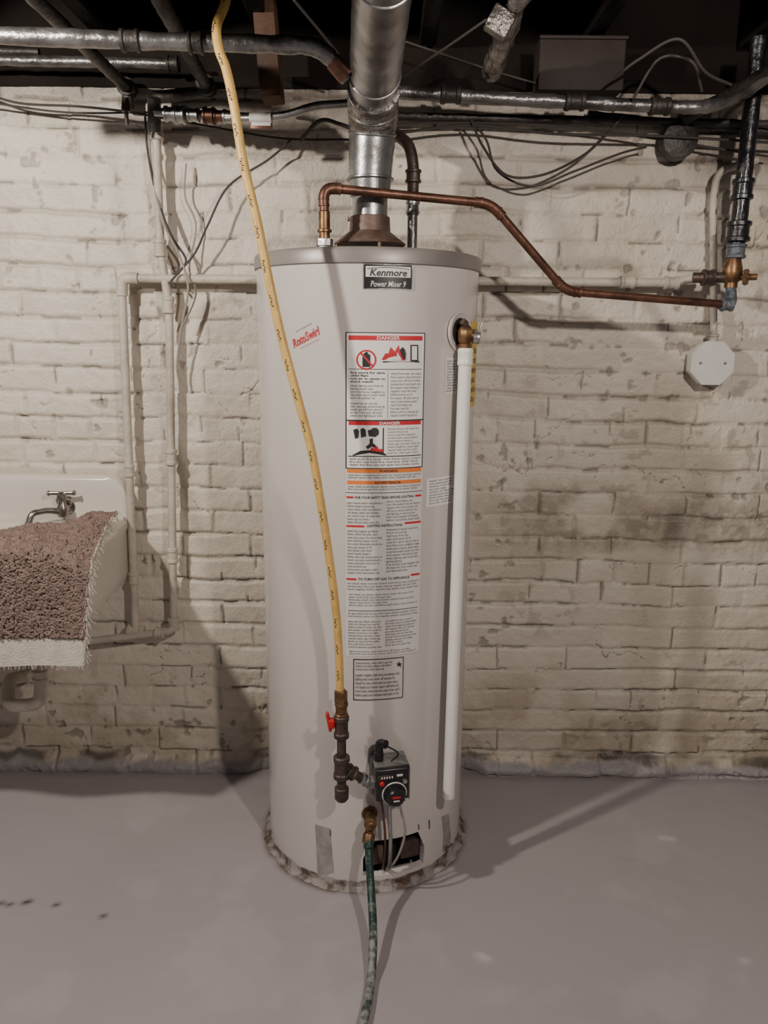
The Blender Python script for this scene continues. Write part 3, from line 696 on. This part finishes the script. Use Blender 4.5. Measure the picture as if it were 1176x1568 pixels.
# ------------------------------------------------------------------ overhead pipes
a = Acc()
def noisy(pts, r, m, amp=0.0012, seg=16):
    out = []
    for i in range(len(pts)-1):
        L_ = (pts[i+1]-pts[i]).length; k = max(1, int(L_/0.02))
        out += [pts[i].lerp(pts[i+1], j/k) for j in range(k)]
    out.append(pts[-1]); tube(a, out, [r + random.uniform(-amp, amp) for _ in out], m, seg)
noisy(fillet([M(-120, 50, 1.68), M(200, 62, 1.68), M(490, 70, 1.69), M(532, 120, 1.72)], 0.05), 0.0165, m_spipe)
collar(a, M(200, 62, 1.68), (1, 0, 0), 0.0185, 0.04, m_dpipe); collar(a, M(300, 65, 1.68), (1, 0, 0), 0.019, 0.03, m_dpipe)
k = M(490, 70, 1.69); d = M(545, 135, 1.72)-k; tube(a, [k+d*0.35, k+d*0.72], 0.0178, m_copper, 16)
a.build('overhead_steel_pipe')
a = Acc(); noisy([M(-120, 90, 2.10), M(275, 98, 2.10)], 0.013, m_spipe); collar(a, M(265, 98, 2.1), (1, 0, 0), 0.017, 0.03, m_dpipe)
noisy([M(-120, 76, 2.14), M(60, 80, 2.14)], 0.010, m_dpipe); a.build('overhead_steel_pipe.001')
a = Acc()
e = M(195, 135, 2.13); s = M(55, 0, 1.62); noisy([s+(s-e)*1.6, e], 0.0145, m_dpipe)
collar(a, e, e-s, 0.019, 0.04, m_dpipe); tube(a, [e, e+Vector((0, 0, -0.05))], 0.015, m_dpipe); a.build('overhead_steel_pipe.002')
a = Acc()
e = M(316, 132, 2.12); s = M(245, 0, 1.62); noisy([s+(s-e)*1.6, e], 0.0155, m_dpipe)
collar(a, e, e-s, 0.021, 0.04, m_dpipe); noisy([M(236, 150, 2.1), M(316, 140, 2.12)], 0.014, m_dpipe); a.build('overhead_steel_pipe.003')
a = Acc()
noisy(fillet([M(590, 140, 2.03), M(780, 152, 2.03), M(1075, 166, 2.03), M(1130, 150, 1.96), M(1300, 20, 1.7)], 0.06), 0.0155, m_spipe)
for u in (690, 880, 1010): collar(a, M(u, 140+(u-590)*0.055, 2.03), (1, 0, 0), 0.018, 0.05, m_dpipe)
noisy([M(610, 178, 2.12), M(1180, 190, 2.12)], 0.010, m_dpipe)
a.build('overhead_steel_pipe.004')
a = Acc()
noisy([M(1050, 182, 2.10), M(1260, 60, 1.75)], 0.014, m_dpipe); noisy([M(900, 175, 2.14), M(1200, 205, 2.14)], 0.009, m_dpipe)
a.build('overhead_steel_pipe.005')
a = Acc()
s, e = M(800, -20, 1.72), M(752, 112, 2.0)
tube(a, [s.lerp(e, i/16) for i in range(17)], [0.021 + random.uniform(-0.006, 0.006) for _ in range(17)], m_foil, 9)
box(a, Matrix.Translation(M(765, 35, 1.78)) @ Matrix.Rotation(rad(30), 4, 'Y'), (0, 0, 0), (0.05, 0.03, 0.05), m_foil, 0.004)
a.build('foil_wrapped_pipe')
a = Acc(); p = M(888, 108, 2.1)
box(a, Matrix.Translation(p + Vector((0, 0.02, 0.01))), (0, 0, 0), (0.21, 0.08, 0.12), m_box, 0.004)
box(a, Matrix.Translation(p + Vector((0, -0.022, 0.066))), (0, 0, 0), (0.215, 0.01, 0.008), m_box, 0.002)
a.build('sheet_metal_box')
# cables
a = Acc()
def cable(pts, r=0.003, m=m_cable): tube(a, smooth([M(*p) for p in pts], 8), r, m, 8)
cable([(-30, 140, 2.1), (30, 158, 2.1), (120, 163, 2.1), (200, 172, 2.09), (300, 190, 2.1), (430, 212, 2.12), (540, 214, 2.12)])
cable([(-30, 155, 2.12), (100, 172, 2.12), (230, 172, 2.1)], 0.0025)
cable([(222, 175, 2.12), (226, 230, 2.13), (240, 300, 2.12), (262, 360, 2.12), (285, 400, 2.12), (262, 425, 2.12), (268, 440, 2.11)], 0.003)
cable([(228, 180, 2.13), (232, 260, 2.13), (250, 340, 2.1), (274, 390, 2.11), (288, 440, 2.1), (278, 500, 2.11), (271, 560, 2.12), (276, 590, 2.13)], 0.003, m_cablew)
cable([(445, 215, 2.12), (410, 245, 2.12), (350, 285, 2.11), (318, 345, 2.1), (300, 385, 2.11), (280, 410, 2.11), (262, 430, 2.1)], 0.0028)
cable([(285, 250, 2.14), (283, 300, 2.14), (300, 345, 2.14), (290, 410, 2.13), (300, 450, 2.13), (280, 500, 2.12)], 0.0025, m_cablew)
cable([(450, 0, 1.8), (500, 60, 1.9), (535, 105, 2.0)], 0.003)
cable([(612, 120, 1.95), (680, 75, 1.85), (745, 30, 1.75)], 0.0028)
cable([(600, 205, 2.1), (720, 192, 2.1), (850, 205, 2.1), (1000, 208, 2.1), (1176, 218, 2.1), (1300, 225, 2.1)], 0.0035)
cable([(600, 190, 2.12), (730, 188, 2.12), (900, 198, 2.12), (1180, 240, 2.12)], 0.003)
cable([(722, 185, 2.09), (740, 225, 2.09), (775, 268, 2.08), (830, 268, 2.08), (890, 240, 2.09), (930, 205, 2.1), (955, 175, 2.1)], 0.0032)
cable([(722, 185, 2.11), (745, 215, 2.1), (762, 262, 2.1), (815, 285, 2.1), (880, 262, 2.1), (950, 235, 2.11), (990, 225, 2.12)], 0.0028)
cable([(940, 120, 1.98), (980, 90, 1.94), (1040, 60, 1.9), (1080, 110, 1.93), (1120, 130, 1.95)], 0.0035)
cable([(970, 150, 2.0), (1010, 90, 1.97), (1060, 95, 1.95), (1075, 140, 1.98)], 0.0035)
cable([(610, 60, 2.1), (700, 90, 2.1), (760, 110, 2.1), (830, 130, 2.1)], 0.0025)
cable([(460, 215, 2.1), (490, 185, 2.05), (520, 190, 2.05), (545, 200, 2.05)], 0.005)
a.build('electrical_cable')

# ------------------------------------------------------------------ right side: tarred pipe, valve, conduit, octagon box
a = Acc()
bz_ = M(1126, 395, 2.02)
noisy([Vector((bz_.x, 2.02, 2.02)), Vector((bz_.x, 2.02, bz_.z))], 0.019, m_tar, 0.0012)
collar(a, Vector((bz_.x, 2.02, M(1130, 290, 2.02).z)), (0, 0, 1), 0.023, 0.05, m_tar)
collar(a, Vector((bz_.x, 2.02, M(1130, 355, 2.02).z)), (0, 0, 1), 0.026, 0.05, m_tar)
collar(a, Vector((bz_.x, 2.02, M(1130, 385, 2.02).z)), (0, 0, 1), 0.021, 0.035, m_blue)
vb_ = Vector((bz_.x-0.004, 2.02, M(1120, 425, 2.02).z))
lathe(a, vb_ + Vector((0, 0, 0.045)), (0, 0, -1), [(0, 0.018), (0.012, 0.021), (0.03, 0.025), (0.05, 0.023), (0.058, 0.016), (0.070, 0.016)], m_brass, 10)
tube(a, [vb_ + Vector((-0.09, 0.02, 0)), vb_], 0.013, m_iron, 14); collar(a, vb_+Vector((-0.055, 0.012, 0)), (1, 0, 0), 0.018, 0.03, m_iron)
tube(a, [vb_, vb_ + Vector((0.05, -0.03, 0.0))], 0.008, m_brass, 12)
lathe(a, vb_ + Vector((0.022, -0.016, 0.0)), (1, -0.6, 0), [(0, 0.018), (0.006, 0.02), (0.012, 0.018)], m_brass, 8)
e = M(1108, 466, 1.985)
tube(a, fillet([vb_ + Vector((0, 0, -0.02)), Vector((vb_.x, 2.0, e.z)), e + Vector((-0.01, 0, 0))], 0.02), 0.0125, m_blue, 14)
collar(a, e + Vector((0.008, 0, 0)), (1, 0, 0), 0.015, 0.03, m_blue)
a.build('main_water_valve')
a = Acc()
tube(a, fillet([M(1160, 245, 2.12), M(1098, 262, 2.13), M(1092, 310, 2.135), M(1093, 530, 2.135)], 0.03), 0.0095, m_wpipe, 14)
collar(a, M(1092, 520, 2.135), (0, 0, 1), 0.013, 0.03, m_wpipe)
oc = M(1089, 556, 2.125)
for (rr3, y0, y1) in [(0.060, 0.03, -0.004), (0.0625, -0.004, -0.010)]:
    V = []
    for y in (y0, y1):
        for k in range(8):
            t = math.pi/8 + k*math.pi/4; V.append(oc + Vector((rr3*math.cos(t), y, rr3*math.sin(t))))
    Fc = [(i, (i+1) % 8, 8+(i+1) % 8, 8+i) for i in range(8)] + [tuple(range(8)), tuple(range(8, 16))]
    a.add(V, Fc, m_white)
for s_ in (-1, 1): lathe(a, oc + Vector((s_*0.033, -0.010, 0)), (0, -1, 0), [(0, 0.004), (0.002, 0.003)], m_silver, 12)
a.build('electrical_junction_box')
a = Acc()
p = M(1040, 215, 2.12); lathe(a, p + Vector((0, 0.03, 0)), (0, -1, 0), [(0, 0.045), (0.04, 0.045), (0.043, 0.04)], m_dpipe, 20)
tube(a, [p + Vector((0, 0, 0.04)), p + Vector((0, 0, 0.09))], 0.01, m_dpipe, 12)
a.build('electrical_junction_box.001')

# ------------------------------------------------------------------ utility sink
SK = group('utility_sink')
def rring(x0, x1, y0, y1, r, z, k=6):
    out = []
    for (cx, cy, a0) in [(x1-r, y1-r, 0), (x0+r, y1-r, 90), (x0+r, y0+r, 180), (x1-r, y0+r, 270)]:
        for i in range(k+1):
            t = rad(a0 + 90*i/k); out.append(Vector((cx+r*math.cos(t), cy+r*math.sin(t), z)))
    return out
a = Acc()
X0, X1, Yf, Yb = -1.42, -0.725, 1.705, 2.15
rings = [rring(X0+0.05, X1-0.045, Yf+0.05, Yb-0.02, 0.05, 0.615), rring(X0+0.015, X1-0.016, Yf+0.02, Yb-0.005, 0.05, 0.628), rring(X0+0.008, X1-0.008, Yf+0.008, Yb, 0.045, 0.66),
         rring(X0+0.004, X1-0.004, Yf+0.004, Yb, 0.045, 0.78), rring(X0, X1, Yf, Yb, 0.045, 0.79), rring(X0, X1, Yf, Yb, 0.045, 0.805), rring(X0+0.008, X1-0.008, Yf+0.008, Yb-0.006, 0.04, 0.812),
         rring(X0+0.028, X1-0.028, Yf+0.028, Yb-0.08, 0.04, 0.810), rring(X0+0.035, X1-0.035, Yf+0.035, Yb-0.088, 0.04, 0.80), rring(X0+0.05, X1-0.05, Yf+0.05, Yb-0.10, 0.05, 0.66), rring(X0+0.09, X1-0.09, Yf+0.09, Yb-0.14, 0.05, 0.64)]
V = [p for r_ in rings for p in r_]; n = len(rings[0]); Fc = []
for i in range(len(rings)-1):
    for k in range(n): Fc.append((i*n+k, i*n+(k+1) % n, (i+1)*n+(k+1) % n, (i+1)*n+k))
Fc.append(tuple(reversed(range(n)))); Fc.append(tuple(range((len(rings)-1)*n, len(rings)*n)))
a.add(V, Fc, m_enam)
def bs(r, off, y): 
    out = [Vector((X0, y, 0.79)), Vector((X1-off, y, 0.79))]
    for i in range(9):
        t = rad(90*i/8); out.append(Vector((X1-off-r+r*math.cos(t), y, 0.935-off-r+r*math.sin(t))))
    out.append(Vector((X0, y, 0.935-off))); return out
R_ = [bs(0.06, 0, 2.155), bs(0.06, 0, 2.128), bs(0.055, 0.004, 2.120), bs(0.05, 0.012, 2.116)]
V = [p for r_ in R_ for p in r_]; n = len(R_[0]); Fc = []
for i in range(3):
    for k in range(n): Fc.append((i*n+k, i*n+(k+1) % n, (i+1)*n+(k+1) % n, (i+1)*n+k))
Fc.append(tuple(range(n))); Fc.append(tuple(range(3*n, 4*n)))
a.add(V, Fc, m_enam); a.build('basin', SK)
a = Acc()
fp0 = M(98, 800, 2.085); fp0.y = 2.09
lathe(a, Vector((fp0.x, 2.12, 0.845)), (0, -1, 0), [(0, 0.022), (0.004, 0.022), (0.006, 0.014), (0.03, 0.013)], m_chrome, 20)
lathe(a, Vector((fp0.x, 2.085, 0.825)), (0, 0, 1), [(0, 0.012), (0.006, 0.015), (0.03, 0.015), (0.036, 0.011), (0.05, 0.010), (0.052, 0.014), (0.062, 0.013)], m_chrome, 18)
hd = Vector((fp0.x, 2.085, 0.893))
tube(a, [hd + Vector((-0.032, -0.004, 0)), hd + Vector((0.032, 0.004, 0))], 0.0055, m_chrome, 12)
tube(a, [hd + Vector((0, 0, -0.01)), hd + Vector((0, 0, 0.004))], 0.009, m_chrome, 12)
for s_ in (-1, 1): lathe(a, hd + Vector((s_*0.03, s_*0.004, 0)), (s_, 0, 0), [(0, 0.006), (0.004, 0.008), (0.008, 0.005)], m_chrome, 12)
tube(a, fillet([Vector((fp0.x, 2.085, 0.838)), Vector((fp0.x-0.03, 2.06, 0.850)), Vector((fp0.x-0.062, 2.03, 0.848)), Vector((fp0.x-0.068, 2.02, 0.820))], 0.02), 0.0088, m_chrome, 14)
lathe(a, Vector((fp0.x-0.068, 2.02, 0.826)), (0, 0, -1), [(0, 0.010), (0.014, 0.0105), (0.015, 0.007)], m_chrome, 14)
a.build('faucet', SK)
a = Acc()
tube(a, fillet([M(66, 985, 1.93), M(62, 1078, 1.93), M(10, 1082, 1.95), M(14, 1040, 2.0), M(40, 1035, 2.16)], 0.035), 0.018, m_wpipe, 16)
collar(a, M(64, 1032, 1.93), (0, 0, 1), 0.022, 0.03, m_wpipe)
a.build('drain_trap', SK)

# ------------------------------------------------------------------ bath rug draped over the sink
a = Acc()
NX = 60
def rugp(s, t):
    """s: 0 right edge ..1 left ; t: 0 back edge, 0.5 fold, 1 bottom hem"""
    xr = -0.745*(1-min(1, t*2)) - 0.672*min(1, t*2) if t < 0.5 else -0.672 - (t-0.5)*2*0.032
    xl = -1.40
    x = xr + (xl - xr)*s
    yb = float(np.interp(x, [-1.4, -1.12, -1.0, -0.93, -0.80, -0.745], [1.74, 1.745, 1.76, 1.86, 2.0, 2.085]))
    yb = yb + 0.006*math.sin(x*40)
    yfold = 1.688 + 0.004*math.sin(x*14)
    if t < 0.46:
        k = t/0.46; y = yb + (yfold+0.02 - yb)*k; z = 0.826 + 0.010*math.sin(x*13+y*9)**2 + 0.004*math.sin(y*60)*(1-k)
        if x > -0.73: z -= (x+0.73)*0.35
        z += 0.012*(1-k)
    elif t < 0.54:
        k = (t-0.46)/0.08; an = k*math.pi/2; y = yfold+0.02 - 0.02*math.sin(an); z = 0.826 + 0.010*math.sin(x*13+(yfold+.02)*9)**2*(1-k) - 0.02*(1-math.cos(an))
        if x > -0.73: z -= (x+0.73)*0.35
    else:
        k = (t-0.54)/0.46; y = yfold + 0.006*math.sin(x*22+k)*k - 0.004*k; z0 = 0.806 - (max(0, x+0.73)*0.35)
        z = z0 + (0.562 + 0.006*math.sin(x*9) - z0)*k
    return Vector((x, y, z))
NTT = 70
V = []
for j in range(NTT+1):
    for i in range(NX+1): V.append(rugp(i/NX, j/NTT))
Ff = []; Fw = []
hem = 0.865
for j in range(NTT):
    for i in range(NX):
        q_ = (j*(NX+1)+i, j*(NX+1)+i+1, (j+1)*(NX+1)+i+1, (j+1)*(NX+1)+i)
        (Fw if (j/NTT >= hem) else Ff).append(q_)
a.add(V, Ff, m_rug); a.add(V, Fw, m_fringe)
bm = bmesh.new(); bmesh.ops.create_icosphere(bm, subdivisions=1, radius=1); bm.verts.index_update()
iv = [v.co.copy() for v in bm.verts]; iff = [tuple(v.index for v in f_.verts) for f_ in bm.faces]; bm.free()
TV = []; TF = []
for _ in range(13000):
    s = random.random()**1.15*0.62; t = random.random()*hem
    p = rugp(s, t); e1 = rugp(s+0.01, t)-p; e2 = rugp(s, min(1, t+0.01))-p
    nn = e2.cross(e1)
    if nn.length < 1e-9: continue
    nn.normalize()
    if nn.z < -0.2 or nn.y > 0.5: nn = -nn
    r_ = random.uniform(0.0026, 0.0042); c_ = p + nn*0.003
    rot = Vector((random.uniform(-1, 1), random.uniform(-1, 1), random.uniform(-1, 1))).normalized()
    o = len(TV)
    for q in iv: TV.append(c_ + q*r_ + rot*(q.dot(rot))*r_*0.7)
    TF += [tuple(o+k for k in f_) for f_ in iff]
a.add(TV, TF, m_rug)
edge_pts = [rugp(0.0, j/60) + Vector((0.002, -0.002, 0.003)) for j in range(61)]
tube(a, edge_pts, 0.003, m_fringe, 8)
for _ in range(190):
    t = random.random()*0.98; p = rugp(0, t)
    L_ = random.uniform(0.008, 0.026); dv = Vector((random.uniform(-0.2, 1), random.uniform(-0.8, 0.1), random.uniform(-0.9, 0.2))).normalized()*L_
    tube(a, [p, p+dv*0.5+Vector((0, 0, 0.002)), p+dv+Vector((0, 0, -0.004))], 0.0005, m_fringe, 4, False)
for _ in range(90):
    s = random.random()*0.6; p = rugp(s, 1); L_ = random.uniform(0.003, 0.012)
    tube(a, [p, p+Vector((random.uniform(-.003, .003), -0.001, -L_))], 0.0005, m_fringe, 4, False)
a.build('bath_rug', sharp=80)

# ------------------------------------------------------------------ lights
def bulb(name, loc, w, col, r):
    l = bpy.data.lights.new(name, 'POINT'); l.energy = w; l.color = col; l.shadow_soft_size = r
    o = bpy.data.objects.new(name, l); o.location = loc; sc.collection.objects.link(o)
bulb('bulb_left', (-1.22, 0.82, 1.99), 112, (1.0, 0.905, 0.80), 0.035)
bulb('bulb_right', (0.72, 0.1, 1.99), 92, (1.0, 0.88, 0.79), 0.04)
w = bpy.data.worlds.new('world'); sc.world = w; w.use_nodes = True
w.node_tree.nodes['Background'].inputs['Color'].default_value = (0.92, 0.88, 0.88, 1)
w.node_tree.nodes['Background'].inputs['Strength'].default_value = 0.13
